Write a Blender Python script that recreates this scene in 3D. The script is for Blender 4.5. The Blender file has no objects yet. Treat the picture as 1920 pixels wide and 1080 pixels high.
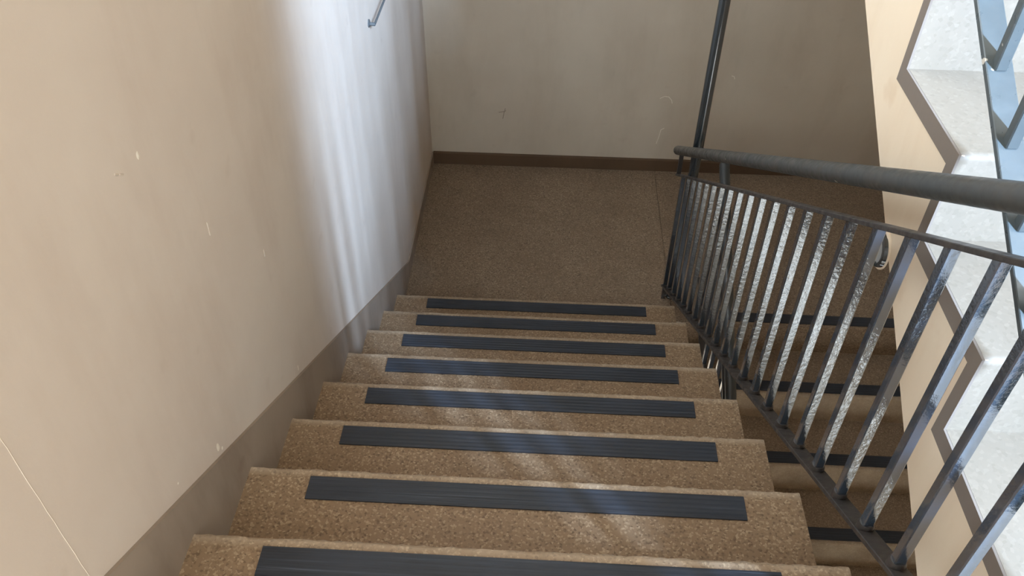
import bpy, bmesh, math, random
from mathutils import Vector, Matrix
random.seed(7)
S = bpy.context.scene
COL = S.collection

# ------------------------------------------------------------------ measures
G = 0.30                 # going of a step
H = 0.17857              # rise of a step
SL = H / G
W = 1.359                # width of the near flight
XU = 1.408               # inner face of the flights on the right
XR = 2.83                # right wall
D = 1.421                # depth of the half landing
YL = 0.066               # edge where the lower flight leaves the landing
FZ = 9 * H               # floor level behind the camera
YEND = -4.8

# ------------------------------------------------------------------ helpers
def link(name, verts, faces, mat=None, parent=None, smooth=False):
    me = bpy.data.meshes.new(name)
    me.from_pydata([tuple(v) for v in verts], [], faces)
    me.validate()
    bm = bmesh.new(); bm.from_mesh(me); bmesh.ops.remove_doubles(bm, verts=bm.verts, dist=1e-5)
    bmesh.ops.recalc_face_normals(bm, faces=bm.faces); bm.to_mesh(me); bm.free(); me.update()
    if mat: me.materials.append(mat)
    if smooth:
        for p in me.polygons: p.use_smooth = True
    o = bpy.data.objects.new(name, me)
    COL.objects.link(o)
    if parent: o.parent = parent
    return o

class MB:
    def __init__(s): s.v = []; s.f = []
    def add(s, v, f):
        n = len(s.v); s.v += [Vector(p) for p in v]; s.f += [[i + n for i in q] for q in f]
        return s
    def box(s, a, b):
        x0, y0, z0 = a; x1, y1, z1 = b
        return s.add([(x0,y0,z0),(x1,y0,z0),(x1,y1,z0),(x0,y1,z0),(x0,y0,z1),(x1,y0,z1),(x1,y1,z1),(x0,y1,z1)],
                     [(3,2,1,0),(4,5,6,7),(0,1,5,4),(1,2,6,5),(2,3,7,6),(3,0,4,7)])
    def prism(s, poly, x0, x1, nx=1, jit=None):
        """extrude a (y,z) polygon along x; jit = {index: amount} roughens chosen edges"""
        n = len(poly); v = []
        for i in range(nx + 1):
            x = x0 + (x1 - x0) * i / nx
            for k, (y, z) in enumerate(poly):
                dy = dz = 0
                if jit and k in jit and 0 < i < nx:
                    dy = random.uniform(-1, 1) * jit[k]; dz = -abs(random.uniform(0, 1)) * jit[k]
                v.append((x, y + dy, z + dz))
        f = [list(range(n))[::-1], [nx * n + k for k in range(n)]]
        for i in range(nx):
            for k in range(n):
                a = i * n + k; b = i * n + (k + 1) % n
                f.append([a, b, b + n, a + n])
        return s.add(v, f)
    def bar(s, p, q, w, t, up=(0, 0, 1), bev=0.0015):
        """bevelled rectangular bar from p to q, w across, t along 'up'"""
        p = Vector(p); q = Vector(q); d = (q - p).normalized(); up = Vector(up)
        a = d.cross(up).normalized(); b = a.cross(d).normalized()
        w2 = w / 2; t2 = t / 2; e = bev
        pr = [(w2 - e, t2), (-w2 + e, t2), (-w2, t2 - e), (-w2, -t2 + e), (-w2 + e, -t2), (w2 - e, -t2), (w2, -t2 + e), (w2, t2 - e)]
        v = [p + a * x + b * y for x, y in pr] + [q + a * x + b * y for x, y in pr]
        f = [list(range(8))[::-1], list(range(8, 16))] + [[k, (k + 1) % 8, (k + 1) % 8 + 8, k + 8] for k in range(8)]
        return s.add(v, f)
    def tube(s, pts, r, n=20, cap=True, r2=None):
        pts = [Vector(p) for p in pts]; v = []; f = []
        ref = None
        for i, p in enumerate(pts):
            d = (pts[min(i + 1, len(pts) - 1)] - pts[max(i - 1, 0)]).normalized()
            if ref is None:
                ref = d.orthogonal().normalized()
            ref = (ref - d * ref.dot(d)).normalized(); b = d.cross(ref)
            rr = r[i] if isinstance(r, (list, tuple)) else r
            for k in range(n):
                t = 2 * math.pi * k / n
                v.append(p + (ref * math.cos(t) + b * math.sin(t)) * rr)
        for i in range(len(pts) - 1):
            for k in range(n):
                a = i * n + k; c = i * n + (k + 1) % n
                f.append([a, c, c + n, a + n])
        if cap:
            f.append(list(range(n))[::-1]); f.append([(len(pts) - 1) * n + k for k in range(n)])
        return s.add(v, f)
    def build(s, name, mat, parent=None, smooth=False):
        o = link(name, s.v, s.f, mat, parent, smooth)
        if smooth:
            bpy.context.view_layer.objects.active = o
            m = o.modifiers.new('edges', 'EDGE_SPLIT'); m.split_angle = math.radians(40)
        return o

def thing(name, label, cat, loc=(0, 0, 0), group=None):
    o = bpy.data.objects.new(name, None); COL.objects.link(o)
    o.location = loc; o.empty_display_size = .1
    o['label'] = label; o['category'] = cat
    if group: o['group'] = group
    return o

def struct(o, label=None):
    o['kind'] = 'structure'
    if label: o['label'] = label
    return o

# ------------------------------------------------------------------ materials
def srgb(r, g, b):
    def c(u):
        u /= 255
        return u / 12.92 if u <= .04045 else ((u + .055) / 1.055) ** 2.4
    return (c(r), c(g), c(b), 1)

class M:
    def __init__(s, name):
        s.m = bpy.data.materials.new(name); s.m.use_nodes = True
        s.t = s.m.node_tree; s.b = s.t.nodes['Principled BSDF']
        g = s.n('ShaderNodeNewGeometry'); s.pos = g.outputs['Position']
    def n(s, t, **k):
        o = s.t.nodes.new(t)
        for a, b in k.items(): setattr(o, a, b)
        return o
    def l(s, a, b): s.t.links.new(a, b)
    def scaled(s, sc):
        v = s.n('ShaderNodeVectorMath', operation='MULTIPLY'); s.l(s.pos, v.inputs[0]); v.inputs[1].default_value = sc
        return v.outputs[0]
    def noise(s, scale, detail=4, rough=.6, sc=None):
        o = s.n('ShaderNodeTexNoise'); o.inputs['Scale'].default_value = scale
        o.inputs['Detail'].default_value = detail; o.inputs['Roughness'].default_value = rough
        s.l(s.scaled(sc) if sc else s.pos, o.inputs['Vector'])
        return o.outputs['Fac']
    def voro(s, scale, out='Color'):
        o = s.n('ShaderNodeTexVoronoi'); o.inputs['Scale'].default_value = scale
        s.l(s.pos, o.inputs['Vector']); return o.outputs[out]
    def ramp(s, fac, stops, interp='LINEAR'):
        o = s.n('ShaderNodeValToRGB'); o.color_ramp.interpolation = interp
        e = o.color_ramp.elements
        while len(e) < len(stops): e.new(.5)
        for q, (p, c) in zip(e, stops): q.position = p; q.color = c if len(c) == 4 else (*c, 1)
        s.l(fac, o.inputs['Fac']); return o.outputs['Color']
    def mix(s, fac, a, b, mode='MIX'):
        o = s.n('ShaderNodeMix', data_type='RGBA', blend_type=mode)
        for sock, val in ((o.inputs[0], fac), (o.inputs[6], a), (o.inputs[7], b)):
            if isinstance(val, (int, float)): sock.default_value = val
            elif isinstance(val, (tuple, list)): sock.default_value = val
            else: s.l(val, sock)
        return o.outputs[2]
    def bump(s, h, strength, dist=.002):
        o = s.n('ShaderNodeBump'); o.inputs['Strength'].default_value = strength; o.inputs['Distance'].default_value = dist
        s.l(h, o.inputs['Height']); s.l(o.outputs['Normal'], s.b.inputs['Normal'])
    def set(s, col=None, rough=None, spec=None, metal=None):
        if col is not None:
            if isinstance(col, (tuple, list)): s.b.inputs['Base Color'].default_value = col
            else: s.l(col, s.b.inputs['Base Color'])
        if rough is not None:
            if isinstance(rough, (int, float)): s.b.inputs['Roughness'].default_value = rough
            else: s.l(rough, s.b.inputs['Roughness'])
        if spec is not None: s.b.inputs['Specular IOR Level'].default_value = spec
        if metal is not None: s.b.inputs['Metallic'].default_value = metal
        return s.m

BW = lambda a: (a, a, a, 1)
def wall_paint(name, base, dirt, amount=.45):
    m = M(name)
    big = m.ramp(m.noise(1.6, 5, .6), [(.35, BW(0)), (.75, BW(1))])
    streak = m.ramp(m.noise(2.2, 5, .65, (1.6, 1.6, .45)), [(.48, BW(0)), (.8, BW(1))])
    spots = m.ramp(m.noise(9, 3, .5), [(.66, BW(0)), (.78, BW(1))])
    c = m.mix(.35, base, m.mix(big, base, dirt))
    f = m.n('ShaderNodeMath', operation='MULTIPLY'); m.l(streak, f.inputs[0]); f.inputs[1].default_value = amount
    c = m.mix(f.outputs[0], c, dirt)
    f2 = m.n('ShaderNodeMath', operation='MULTIPLY'); m.l(spots, f2.inputs[0]); f2.inputs[1].default_value = amount * .6
    c = m.mix(f2.outputs[0], c, dirt)
    m.bump(m.noise(60, 4, .6), .12, .003)
    return m.set(c, .75, .25)

def terrazzo(name, base, dark, light, scale=150, dirt=None, rough=.55, wear=None):
    m = M(name)
    v = m.voro(scale); sep = m.n('ShaderNodeSeparateColor'); m.l(v, sep.inputs[0])
    c = m.ramp(sep.outputs[0], [(0, dark), (.22, base), (.72, base), (1, light)])
    n = m.ramp(m.noise(3.2, 5, .65), [(.35, BW(0)), (.72, BW(1))])
    if dirt:
        c = m.mix(.45, c, m.mix(n, c, dirt))
    f = m.ramp(m.noise(70, 2, .5), [(.66, BW(0)), (.74, BW(1))])
    f2 = m.n('ShaderNodeMath', operation='MULTIPLY'); m.l(f, f2.inputs[0]); f2.inputs[1].default_value = .35
    c = m.mix(f2.outputs[0], c, dark)
    if wear:
        # edges of the steps worn pale by feet
        xyz = m.n('ShaderNodeSeparateXYZ'); m.l(m.pos, xyz.inputs[0])
        def op(o, a, b):
            q = m.n('ShaderNodeMath', operation=o)
            for i, v in enumerate((a, b)):
                if isinstance(v, (int, float)): q.inputs[i].default_value = v
                else: m.l(v, q.inputs[i])
            return q.outputs[0]
        sgn = -1 if wear[0] == 0 else 1
        u = op('ADD', op('MULTIPLY', xyz.outputs[1], sgn / G), 40 - sgn * wear[0] + .004)
        u = op('FRACT', u, 0)
        k = m.ramp(u, [(0, BW(1)), (wear[1], BW(.75)), (wear[1] * 2.2, BW(0))])
        k = op('MULTIPLY', k, op('MULTIPLY', m.ramp(m.noise(6, 4, .6), [(.3, BW(.35)), (.7, BW(1))]), .42))
        c = m.mix(k, c, srgb(222, 206, 182))
    m.bump(sep.outputs[1], .12, .001)
    return m.set(c, rough, .4)

MAT = {}
MAT['wall'] = wall_paint('beige_wall_paint', srgb(212, 200, 187), srgb(184, 165, 149))
MAT['wall_plain'] = wall_paint('cream_wall_paint', srgb(206, 190, 168), srgb(180, 160, 135))
MAT['back'] = wall_paint('tan_wall_paint', srgb(204, 192, 174), srgb(168, 152, 132), .4)
MAT['stringer'] = wall_paint('stringer_paint', srgb(238, 222, 198), srgb(212, 186, 154), .6)
MAT['stone'] = terrazzo('terrazzo', srgb(142, 118, 92), srgb(106, 85, 64), srgb(180, 157, 128), 210, srgb(118, 94, 69), wear=(0.0, .05))
MAT['stone_lower'] = terrazzo('terrazzo_lower', srgb(132, 113, 92), srgb(104, 86, 68), srgb(160, 142, 118), 210, srgb(112, 92, 72), wear=(YL / G, .045))  # same terrazzo as the near flight, shade put into a darker base
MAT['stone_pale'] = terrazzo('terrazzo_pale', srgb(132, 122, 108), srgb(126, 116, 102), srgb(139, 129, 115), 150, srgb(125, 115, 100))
MAT['landing'] = terrazzo('landing_terrazzo', srgb(138, 119, 98), srgb(100, 82, 65), srgb(170, 151, 128), 190, srgb(106, 88, 70), .6)
MAT['skirt'] = wall_paint('brown_skirting', srgb(158, 143, 128), srgb(114, 98, 85), .8)
MAT['skirt_dark'] = wall_paint('dark_brown_skirting', srgb(98, 78, 60), srgb(72, 56, 42), .6)
MAT['band'] = wall_paint('grey_brown_band', srgb(132, 122, 113), srgb(112, 101, 90), .5)
MAT['slab'] = wall_paint('pale_ceiling_paint', srgb(205, 192, 172), srgb(185, 168, 145))

def strip_mat():
    m = M('black_antislip')
    n = m.noise(1, 3, .6, (3, 260, 40))
    c = m.ramp(n, [(.3, srgb(28, 32, 38)), (.62, srgb(40, 46, 55)), (.8, srgb(84, 93, 106))])
    w = m.noise(5, 3, .6)
    c = m.mix(m.ramp(w, [(.4, BW(0)), (.8, BW(.5))]), c, srgb(54, 62, 74))
    m.bump(n, .5, .001)
    return m.set(c, .5, .5)
MAT['strip'] = strip_mat()

def paint_metal(name, base, worn, rough, bump, bscale, chips=.0):
    m = M(name)
    n = m.noise(14, 4, .6)
    c = m.mix(m.ramp(n, [(.45, BW(0)), (.8, BW(1))]), base, worn)
    if chips:
        ch = m.ramp(m.noise(32, 2, .5), [(.735, BW(0)), (.755, BW(1))])
        c = m.mix(ch, c, srgb(205, 200, 190))
    r = m.ramp(m.noise(45, 3, .6), [(.3, BW(rough * .7)), (.8, BW(rough * 1.5))])
    m.bump(m.noise(bscale, 3, .55), bump, .002)
    return m.set(c, r, .6)
MAT['rail'] = paint_metal('dark_rail_paint', srgb(60, 63, 63), srgb(72, 68, 62), .42, .0, 40, 1)
MAT['bar'] = paint_metal('blue_black_gloss_paint', srgb(38, 50, 62), srgb(48, 60, 72), .13, .5, 90)
for q, vq in (('IOR', 1.8), ('Specular IOR Level', 1.0), ('Coat Weight', 1.0), ('Coat Roughness', .08)): MAT['bar'].node_tree.nodes['Principled BSDF'].inputs[q].default_value = vq
MAT['flat'] = paint_metal('brown_black_bar_paint', srgb(52, 48, 46), srgb(70, 62, 56), .45, .2, 80)
MAT['blue'] = paint_metal('bar_paint_sunlit', srgb(80, 88, 90), srgb(88, 96, 98), .35, .12, 70, 1)  # lit copy of the dark bar paint, sunlight put into its colour
MAT['pole'] = paint_metal('black_pole_paint', srgb(44, 50, 54), srgb(54, 58, 60), .14, .05, 70)
MAT['pole'].node_tree.nodes['Principled BSDF'].inputs['IOR'].default_value = 1.8
MAT['ground'] = wall_paint('pale_bounce_concrete', srgb(228, 224, 214), srgb(210, 204, 192))  # made pale so the unseen ground bounces light up the well
MAT['seam'] = wall_paint('pale_seam_plaster', srgb(216, 203, 187), srgb(200, 184, 166))
MAT['scuff'] = wall_paint('scuffed_paint', srgb(196, 183, 168), srgb(182, 167, 150))
MAT['chip'] = wall_paint('chipped_plaster', srgb(236, 228, 214), srgb(220, 208, 190))
MAT['grey'] = paint_metal('grey_rod_paint', srgb(90, 94, 96), srgb(102, 106, 108), .7, .1, 60); MAT['grey'].node_tree.nodes['Principled BSDF'].inputs['Specular IOR Level'].default_value = .2
MAT['cap'] = paint_metal('pale_grey_cap', srgb(176, 180, 180), srgb(160, 166, 166), .5, .05, 60)
MAT['frame'] = paint_metal('window_frame_paint', srgb(120, 120, 118), srgb(140, 138, 134), .45, .1, 60)

# ------------------------------------------------------------------ setting
TOP = 6.6; LOW = -3.4
def st(name, boxes, mat, label=None):
    b = MB()
    for a, c in boxes: b.box(a, c)
    return struct(b.build(name, mat), label)

LO0, LO1, LOB, LOT = -1.35, 1.25, 3.0, 5.4  # added opening high in the left wall to light the upper flight's side
wl = st('wall_left', [((-.25, LO1, LOW), (-.008, D + .25, TOP)), ((-.25, YEND, LOW), (-.008, LO1, LOB)),
                      ((-.25, YEND, LOT), (-.008, LO1, TOP)), ((-.25, YEND, LOB), (-.008, LO0, LOT))], MAT['wall'])
wb = st('wall_back', [((-.008, D + .006, LOW), (XR, D + .25, TOP))], MAT['back'])
# right wall with a tall window opening over the floor behind the camera
WY0, WY1, WZ0, WZ1 = -4.54, -2.0, 2.5, 5.9
st('wall_right', [((XR, YEND, LOW), (XR + .2, D + .25, WZ0)), ((XR, YEND, WZ1), (XR + .2, D + .25, TOP)),
                  ((XR, WY1, WZ0), (XR + .2, D + .25, WZ1)), ((XR, YEND, WZ0), (XR + .2, WY0, WZ1))], MAT['wall_plain'])
OB, OT, OX = FZ, 5.2, 1.5
st('wall_rear', [((0, YEND - .2, FZ - .2), (OX, YEND, OB)), ((0, YEND - .2, OT), (OX, YEND, TOP)), ((OX, YEND - .2, FZ - .2), (XR, YEND, TOP)),
                 ((0, YEND - .2, -.95), (XR, YEND, FZ - .2))], MAT['wall_plain'])
struct(MB().box((-8, -22, -FZ - .4), (14, YEND - .0, -FZ - .02)).box((-.008, YEND, -FZ - .4), (XR, -3.3, -FZ - .02)).build('floor_bounce', MAT['ground']))  # added ground, unseen, running indoors to bounce light and brighten the balusters
st('ceiling', [((-.25, YEND - .2, TOP), (XR + .2, D + .25, TOP + .2))], MAT['slab'])
# added walls outside the window, unseen, blocking the sky except for a gap
struct(MB().box((5.0, -25, -FZ - .4), (5.3, -7.7, 6.6)).build('wall_sky_block', MAT['wall_plain']))
struct(MB().box((5.0, -5.9, -FZ - .4), (5.3, 9, 6.6)).build('wall_sky_block_far', MAT['wall_plain']))
# window frame
b = MB()
for y in (WY0 + .02, WY1 - .02): b.box((XR + .06, y - .02, WZ0), (XR + .12, y + .02, WZ1))
for z in (WZ0 + .02, WZ1 - .02): b.box((XR + .065, WY0, z - .02), (XR + .115, WY1, z + .02))
wn = struct(b.build('window_1', MAT['frame']))
# half landing: two slabs with a fine joint between them
b = MB()
b.box((-.008, 0.0, -.2), (1.381, D + .006, 0)); b.box((1.386, YL, -.2), (XR, D + .006, 0)); b.box((1.381, YL, -.2), (1.386, D + .006, -.005))
fl = struct(b.build('floor', MAT['landing']))
b = MB(); b.box((-.008, YEND, FZ - .2), (W + .02, -2.4, FZ)); b.box((W + .02, YEND, FZ - .2), (XR, -2.405, FZ))
struct(b.build('floor_upper', MAT['landing']))
b = MB(); b.box((-.008, -3.3, -FZ - .2), (XR, YL - 9 * G, -FZ))
struct(b.build('floor_lower', MAT['landing']))
# skirting
SK = .1145; SB = .082; TH = .018
yk = -(SB - H - SK) / SL
def sk_top(y): return max(SB, H + SK - SL * y)
b = MB()
ys = [D, yk] + [-.3 * i for i in range(0, 8)] + [-2.42]
poly = [(D, -.02), (D, SB), (yk, SB), (-2.42, sk_top(-2.42)), (-2.42, 1.3), (.1, -.02)]
b.prism(poly, -.008, .0)
struct(b.build('baseboard_left', MAT['skirt']))
b = MB(); b.prism([(D + .006, -.0), (D + .006, SB), (D - .006, SB), (D - .01, SB - .006), (D - .01, 0)], 0, XR)
struct(b.build('baseboard_back', MAT['skirt_dark']))
# marks on the left wall
b = MB(); 
pts = []
for i in range(40):
    z = 1.68 + i * .03; pts.append((-.0085, -2.37 + random.uniform(-.001, .001), z))
b.tube(pts, .0012, 6)
b.build('plaster_seam', MAT['seam'], wl)
def chip(y, z, ry, rz, par=wl):
    v = [(-.0065, y, z)]; n = 14
    for k in range(n):
        t = 2 * math.pi * k / n; r = random.uniform(.85, 1.12)
        v.append((-.0078, y + ry * r * math.cos(t), z + rz * r * math.sin(t)))
    f = [(0, k + 1, (k + 1) % n + 1) for k in range(n)]
    link('plaster_chip', v, f, MAT['chip'], par)
for y, z, ry, rz in ((-1.82, 2.18, .005, .008), (-1.90, 1.453, .007, .012), (-1.885, 1.43, .004, .005), (-2.076, 1.567, .003, .003), (-1.364, 1.13, .004, .012)):
    chip(y, z, ry, rz)

def scratch(pts, r, mat):
    MB().tube([(x, D + .0058, z) for x, z in pts], r, 6).build('scratch', mat, wb)
for y0, z0, y1, z1 in ((-1.906, 2.199, -1.898, 2.193), (-1.892, 2.19, -1.884, 2.184), (-1.649, 1.90, -1.652, 1.868), (-1.40, 1.62, -1.405, 1.60)):
    MB().tube([(-.0085, y0, z0), (-.0075, y1, z1)], .0022, 6).build('scuff', MAT['scuff'], wl)
scratch([(1.36, .50), (1.385, .515), (1.41, .512), (1.43, .49), (1.435, .47)], .0022, MAT['chip'])
scratch([(1.375, .19), (1.385, .24), (1.392, .29), (1.41, .30)], .002, MAT['chip'])
scratch([(1.75, .66), (1.765, .655), (1.77, .64)], .002, MAT['chip'])
scratch([(.435, .33), (.442, .37), (.45, .40)], .002, MAT['skirt'])
scratch([(.41, .372), (.44, .378), (.455, .385)], .002, MAT['skirt'])

# ------------------------------------------------------------------ flights
def nose_round(yn, z, sgn, r=.013):
    """points of a rounded nosing; sgn = +1 when the riser faces +y"""
    return [(yn - sgn * r * (1 - math.sin(a)), z - r * (1 - math.cos(a))) for a in (0, math.pi / 6, math.pi / 3, math.pi / 2)]

def flight(name, label, steps, sgn, x0, x1, soffit, mat, strip=None, flat=None):
    """steps: list of (nosing y, tread z, tread depth, rise)"""
    t = thing(name, label, 'staircase', ((x0 + x1) / 2, steps[0][0], steps[0][1] - steps[0][3]))
    off = -Vector(t.location)
    for yn, z, dep, rise in steps:
        yb = yn - sgn * dep
        nr = nose_round(yn, z, sgn)
        poly = [(yb, z)] + nr + [(yn, z - rise), (yn, min(soffit(yn), z - rise)), (yb, soffit(yb))]
        if flat is not None and yn == steps[0][0]: poly[-2:] = [(yb, flat)]
        b = MB(); b.prism(poly, x0, x1, 90, {2: .0022, 3: .0022, 1: .0015})
        o = b.build('step', mat, t, True)
        o.data.transform(Matrix.Translation(off))
        if strip:
            a, c, d1, d2 = strip
            b = MB()
            n = 5
            ya, yc = yn - sgn * d1, yn - sgn * d2
            # ribbed rubber strip
            prof = [(ya, z - .001), (ya, z + .0025)]
            for i in range(n * 4 + 1):
                u = i / (n * 4)
                prof.append((ya + (yc - ya) * u, z + .0032 + (.0007 if i % 4 in (1, 2) else 0)))
            prof += [(yc, z + .0025), (yc, z - .001)]
            ja = random.uniform(-.003, .003)
            b.prism(prof, a + ja, c + ja)
            s = b.build('anti_slip_strip', MAT['strip'], o)
            s.data.transform(Matrix.Translation(off))
    return t

near = flight('staircase', 'brown speckled terrazzo flight descending along the left wall, a black strip on each step',
              [(-(k - 1) * G, k * H, G if k < 9 else G, H) for k in range(1, 9)], 1, 0.0, W,
              lambda y: -SL * y - .18, MAT['stone'], (.1544, 1.2176, .0268, .0921))
# back edge of the top floor above the near flight
low = flight('staircase', 'dim lower terrazzo flight seen through the balusters, going down from the landing on the right',
             [(YL - i * G, -i * H, G, H) for i in range(1, 9)], -1, XU, XR - .004,
             lambda y: SL * (y - YL) - .36, MAT['stone_lower'], (1.555, 2.68, .02, .085))
b = MB(); b.box((1.70, YL + .02, -.001), (2.68, YL + .085, .0035))
b.build('anti_slip_strip', MAT['strip'], fl)
UP = [(-2.70, 1.697, .09), (-2.40, 1.873, .176), (-2.10, 2.045, .172), (-1.80, 2.226, .181), (-1.50, 2.402, .176),
      (-1.20, 2.581, .179), (-.90, 2.760, .179), (-.60, 2.940, .18), (-.30, 3.12, .18), (0, 3.30, .18)]
usof = lambda y: 2.088 + .583 * (y + 1.411)
up = flight('staircase', 'bright pale flight rising at the right edge, with a brown zigzag band along its side',
            [(y, z, G if y < -.1 else .15, r) for y, z, r in UP], -1, XU - .006, XR - .004, usof, MAT['stone_pale'], flat=FZ)
off = -Vector(up.location)
# plastered side of the upper flight
def side_edge():
    e = []
    for i, (y, z, r) in enumerate(UP):
        e += [(y, z - r), (y, z)]
    e.append((UP[-1][0] + .15, UP[-1][1])); return e
E_ = side_edge()
poly = [(y + (.004), z - .004) for y, z in E_] + [(.15, usof(.15)), (-2.40, usof(-2.40)), (-2.40, FZ), (-2.70, FZ)]
b = MB(); b.prism(poly, XU - .008, XU + .002)
o = b.build('side_face', MAT['stringer'], up); o.data.transform(Matrix.Translation(off))
v = []; f = []
for y, z in E_: v += [(XU - .0105, y, z - .0003), (XU - .0105, y + .029, z - .037), (XU - .006, y, z - .0003), (XU - .004, y + .029, z - .037)]
for i in range(len(E_) - 1):
    a = 4 * i; f += [[a, a + 1, a + 5, a + 4], [a + 1, a + 3, a + 7, a + 5], [a, a + 4, a + 6, a + 2]]
o = link('edge_band', v, f, MAT['band'], up); o.data.transform(Matrix.Translation(off))
o['label'] = 'grey brown zigzag band'
# upper half landing that this flight reaches
struct(MB().box((-.008, .15, 3.1), (XR, D + .006, 3.30)).build('floor_upper_landing', MAT['landing']))

# ------------------------------------------------------------------ railings
def railing(name, label, X, zb, zt, zh, y0, y1, hy0, hy1, bal, foot=None, straps=(), ty0=None, bw=.036, m1='flat', m2='bar', collars=True):
    t = thing(name, label, 'railing', (X, y0, zb(y0)))
    off = Matrix.Translation(-Vector(t.location))
    def fin(o): o.data.transform(off); return o
    def pt(y, fz, dz=0): return Vector((X, y, fz(y) + dz))
    ty0 = y0 if ty0 is None else ty0
    def rows(fz, ya, yc, dz): return pt(ya, fz, dz), pt(yc, fz, dz)
    a, c = rows(zb, y0, y1, -.006); fin(MB().bar(a, c, bw, .012).build('bottom_bar', MAT[m1], t))
    a, c = rows(zt, ty0, y1, -.005); fin(MB().bar(a, c, .026, .01).build('top_bar', MAT['flat'], t))
    # round handrail with domed ends
    d = (pt(hy1, zh) - pt(hy0, zh)).normalized(); p0 = pt(hy0, zh); p1 = pt(hy1, zh); R = .0225
    pts = []; rr = []
    for k in range(6):
        u = k / 5 * math.pi / 2; pts.append(p0 + d * (R * .6 * (1 - math.sin(u)))); rr.append(max(.002, R * math.cos(math.pi / 2 - u)))
    for k in range(6):
        u = k / 5 * math.pi / 2; pts.append(p1 - d * (R * .6 * (1 - math.cos(u)))); rr.append(max(.002, R * math.cos(u)))
    # keep the rings in order
    pts[:6] = [p0 + d * (R * .6 * (1 - math.cos(k / 5 * math.pi / 2))) for k in range(6)]
    rr[:6] = [max(.002, R * math.sin(k / 5 * math.pi / 2)) for k in range(6)]
    pts[6:] = [p1 - d * (R * .6 * (1 - math.sin(k / 5 * math.pi / 2))) for k in range(6)]
    rr[6:] = [max(.002, R * math.cos(k / 5 * math.pi / 2)) for k in range(6)]
    fin(MB().tube(pts, rr, 28).build('handrail', MAT['rail'], t, True))
    for y in bal:
        lo = zb(y) - .002 if not (foot and y in foot) else foot[y]
        o = fin(MB().bar((X, y, lo), (X, y, zt(y) - .006), .02, .02, (0, 1, 0), .002).build('baluster', MAT[m2], t))
        if collars and not (foot and y in foot):
            z = zb(y)
            b = MB().tube([(X, y, z - .004), (X, y, z + .012), (X, y, z + .02)], [.0165, .0165, .0135], 16)
            fin(b.build('collar', MAT[m1], o, True))
    for y in straps:
        fin(MB().bar((X, y, zt(y) - .008), (X, y, zh(y) - R * .6), .02, .007, (0, 1, 0), .001).build('bracket', MAT['flat'], t))
    return t
nos = lambda y: H - SL * y
Y0 = -2.233; DY = .1239
bal = [Y0 + DY * n for n in range(-4, 21)]
railing('stair_railing', 'black baluster railing with round dark handrail along the right side of the descending flight', 1.345,
        lambda y: nos(y) + .06 + .0375 * (.17 - y), lambda y: nos(y) + .738 + .0386 * (.27 - y), lambda y: nos(y) + .866 + .0235 * (.3 - y),
        .25, -2.76, .50, -2.9, bal, {bal[-1]: 0.0, bal[0]: FZ}, (.375, -1.0 - 1.6), .385)
nlo = lambda y: SL * (y - YL)
ball = [.13 - .124 * n for n in range(0, 21)]
railing('stair_railing', 'dark lower railing half hidden behind the near balusters, sloping down from the landing', 1.497,
        lambda y: nlo(y) + .20, lambda y: nlo(y) + .74, lambda y: nlo(y) + .85, .14, -2.45, .16, -2.5, ball, {ball[0]: 0.0, ball[-1]: -8 * H}, (.12, -2.35))
nup = lambda y: 2.038 + .588 * (y + 2.104)
balu = [-1.74 + .12 * n for n in range(-8, 15)]
railing('stair_railing', 'railing with sunlit blue grey painted in on the upper flight, its flat bottom bar at the right edge', 1.4355,
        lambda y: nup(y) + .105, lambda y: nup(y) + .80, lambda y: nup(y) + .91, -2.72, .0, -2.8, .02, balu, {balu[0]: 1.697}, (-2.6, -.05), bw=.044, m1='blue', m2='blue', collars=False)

# ------------------------------------------------------------------ pole, rod, round fitting
t = thing('newel_pole', 'tall black round pole standing in the well behind the far end of the handrail', 'pole', (1.392, .265, 0))
MB().tube([(0, 0, 0.006), (0, 0, 3.1)], .0235, 28).build('shaft', MAT['pole'], t, True)
MB().tube([(0, 0, 0), (0, 0, .006), (0, 0, .009)], [.034, .034, .031], 28).build('base_plate', MAT['pole'], t, True)

t = thing('wall_rod', 'thin grey horizontal rod fixed to the left wall high above the landing', 'rod', (-.008, .07, 1.55))
MB().tube([(.024, -.004, -.004), (.024, .4, -.004), (.024, .95, -.004)], .0045, 14).build('rod', MAT['grey'], t, True)
for y in (.0, .93):
    b = MB().tube([(0, y, 0), (.004, y, 0), (.005, y, 0)], [.016, .016, .01], 16).tube([(.003, y, -.002), (.026, y, -.004)], .007, 12)
    b.build('bracket', MAT['grey'], t, True)

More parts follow.
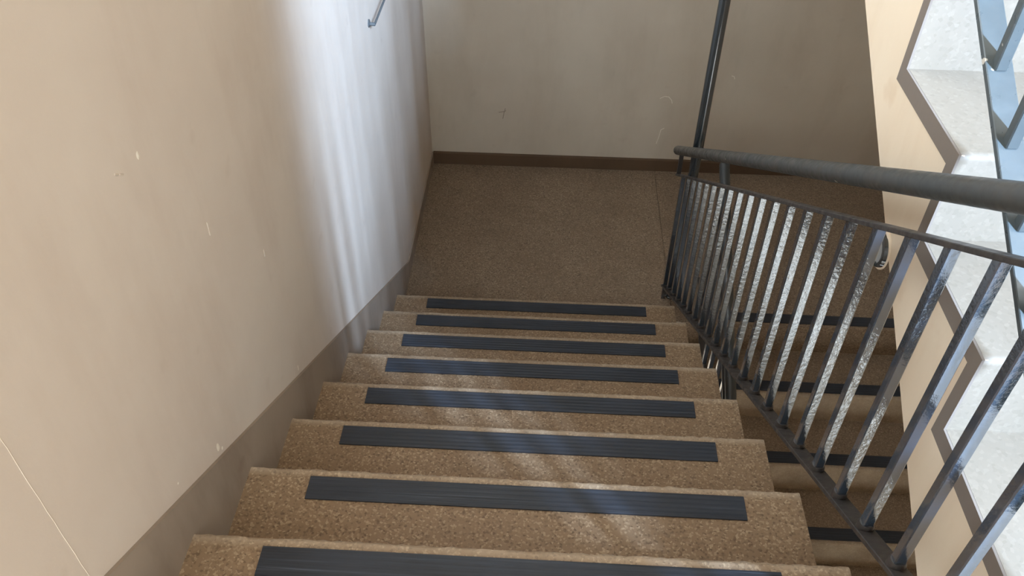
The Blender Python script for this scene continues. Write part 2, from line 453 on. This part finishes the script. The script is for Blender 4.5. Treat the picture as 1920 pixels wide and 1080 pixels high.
t = thing('round_fitting', 'small round fitting with black rim and grey centre under the beige upper flight', 'fitting', (XU - .008, -1.662, 1.912))
def ringx(prof, n=36):
    """lathe around the x axis: prof = (x, r)"""
    v = []; f = []
    for x, r in prof:
        for k in range(n):
            u = 2 * math.pi * k / n; v.append((x, r * math.cos(u), r * math.sin(u)))
    for i in range(len(prof) - 1):
        for k in range(n):
            a = i * n + k; c = i * n + (k + 1) % n; f.append([a, c, c + n, a + n])
    return v, f
MB().add(*ringx([(0, .0005), (0, .046), (-.003, .046), (-.006, .043), (-.006, .0005)])).build('mounting_block', MAT['stringer'], t, True)
def shift(o, y, z): o.location = (0, y, z); return o
shift(MB().add(*ringx([(-.005, .0385), (-.012, .0375), (-.014, .035), (-.014, .030), (-.009, .029), (-.005, .029)])).build('rim', MAT['pole'], t, True), -.008, .002)['label'] = 'black rim'
shift(MB().add(*ringx([(-.005, .0292), (-.009, .0291), (-.012, .018), (-.0125, .0005)])).build('centre_cap', MAT['cap'], t, True), -.008, .002)['label'] = 'grey centre'

# ------------------------------------------------------------------ light
w = bpy.data.worlds.new('sky'); S.world = w; w.use_nodes = True
bg = w.node_tree.nodes['Background']; bg.inputs['Color'].default_value = (.84, .93, 1.0, 1); bg.inputs['Strength'].default_value = 9.0
# area lamp added outside the window, standing for sky between the added walls
sl = bpy.data.lights.new('sky_strip_lamp', 'AREA'); sl.shape = 'RECTANGLE'; sl.size = .3; sl.size_y = 5.0; sl.energy = 6300; sl.color = (.50, .70, 1.0)
so = bpy.data.objects.new('sky_strip_lamp', sl); COL.objects.link(so)
e = math.radians(29); az = Vector((.22, -.30, 0)).normalized()
dirv = Vector((az.x * math.cos(e), az.y * math.cos(e), math.sin(e)))
so.location = Vector((0, 0, 1.5)) + dirv * 12
so.rotation_euler = dirv.to_track_quat('Z', 'Y').to_euler()

# ------------------------------------------------------------------ camera
cd = bpy.data.cameras.new('camera'); co = bpy.data.objects.new('camera', cd); COL.objects.link(co)
cd.sensor_width = 36; cd.sensor_fit = 'HORIZONTAL'; cd.lens = 1583.627 / 1920 * 36; cd.clip_start = .02
Rv = Vector((0.99860823, 0.05234277, 0.00646821)); Uv = Vector((-0.03998025, 0.67129449, 0.74011167)); Fv = Vector((-0.03439742, 0.7393402, -0.67245288))
mw = Matrix(((Rv.x, Uv.x, -Fv.x, .70703988), (Rv.y, Uv.y, -Fv.y, -3.03526038), (Rv.z, Uv.z, -Fv.z, 3.00740169), (0, 0, 0, 1)))
co.matrix_world = mw
S.camera = co
S.view_settings.view_transform = 'Standard'; S.view_settings.look = 'None'; S.view_settings.gamma = 1; S.view_settings.use_curve_mapping = False
S.view_settings.exposure = -0.2
S.cycles.max_bounces = 8; S.cycles.diffuse_bounces = 6
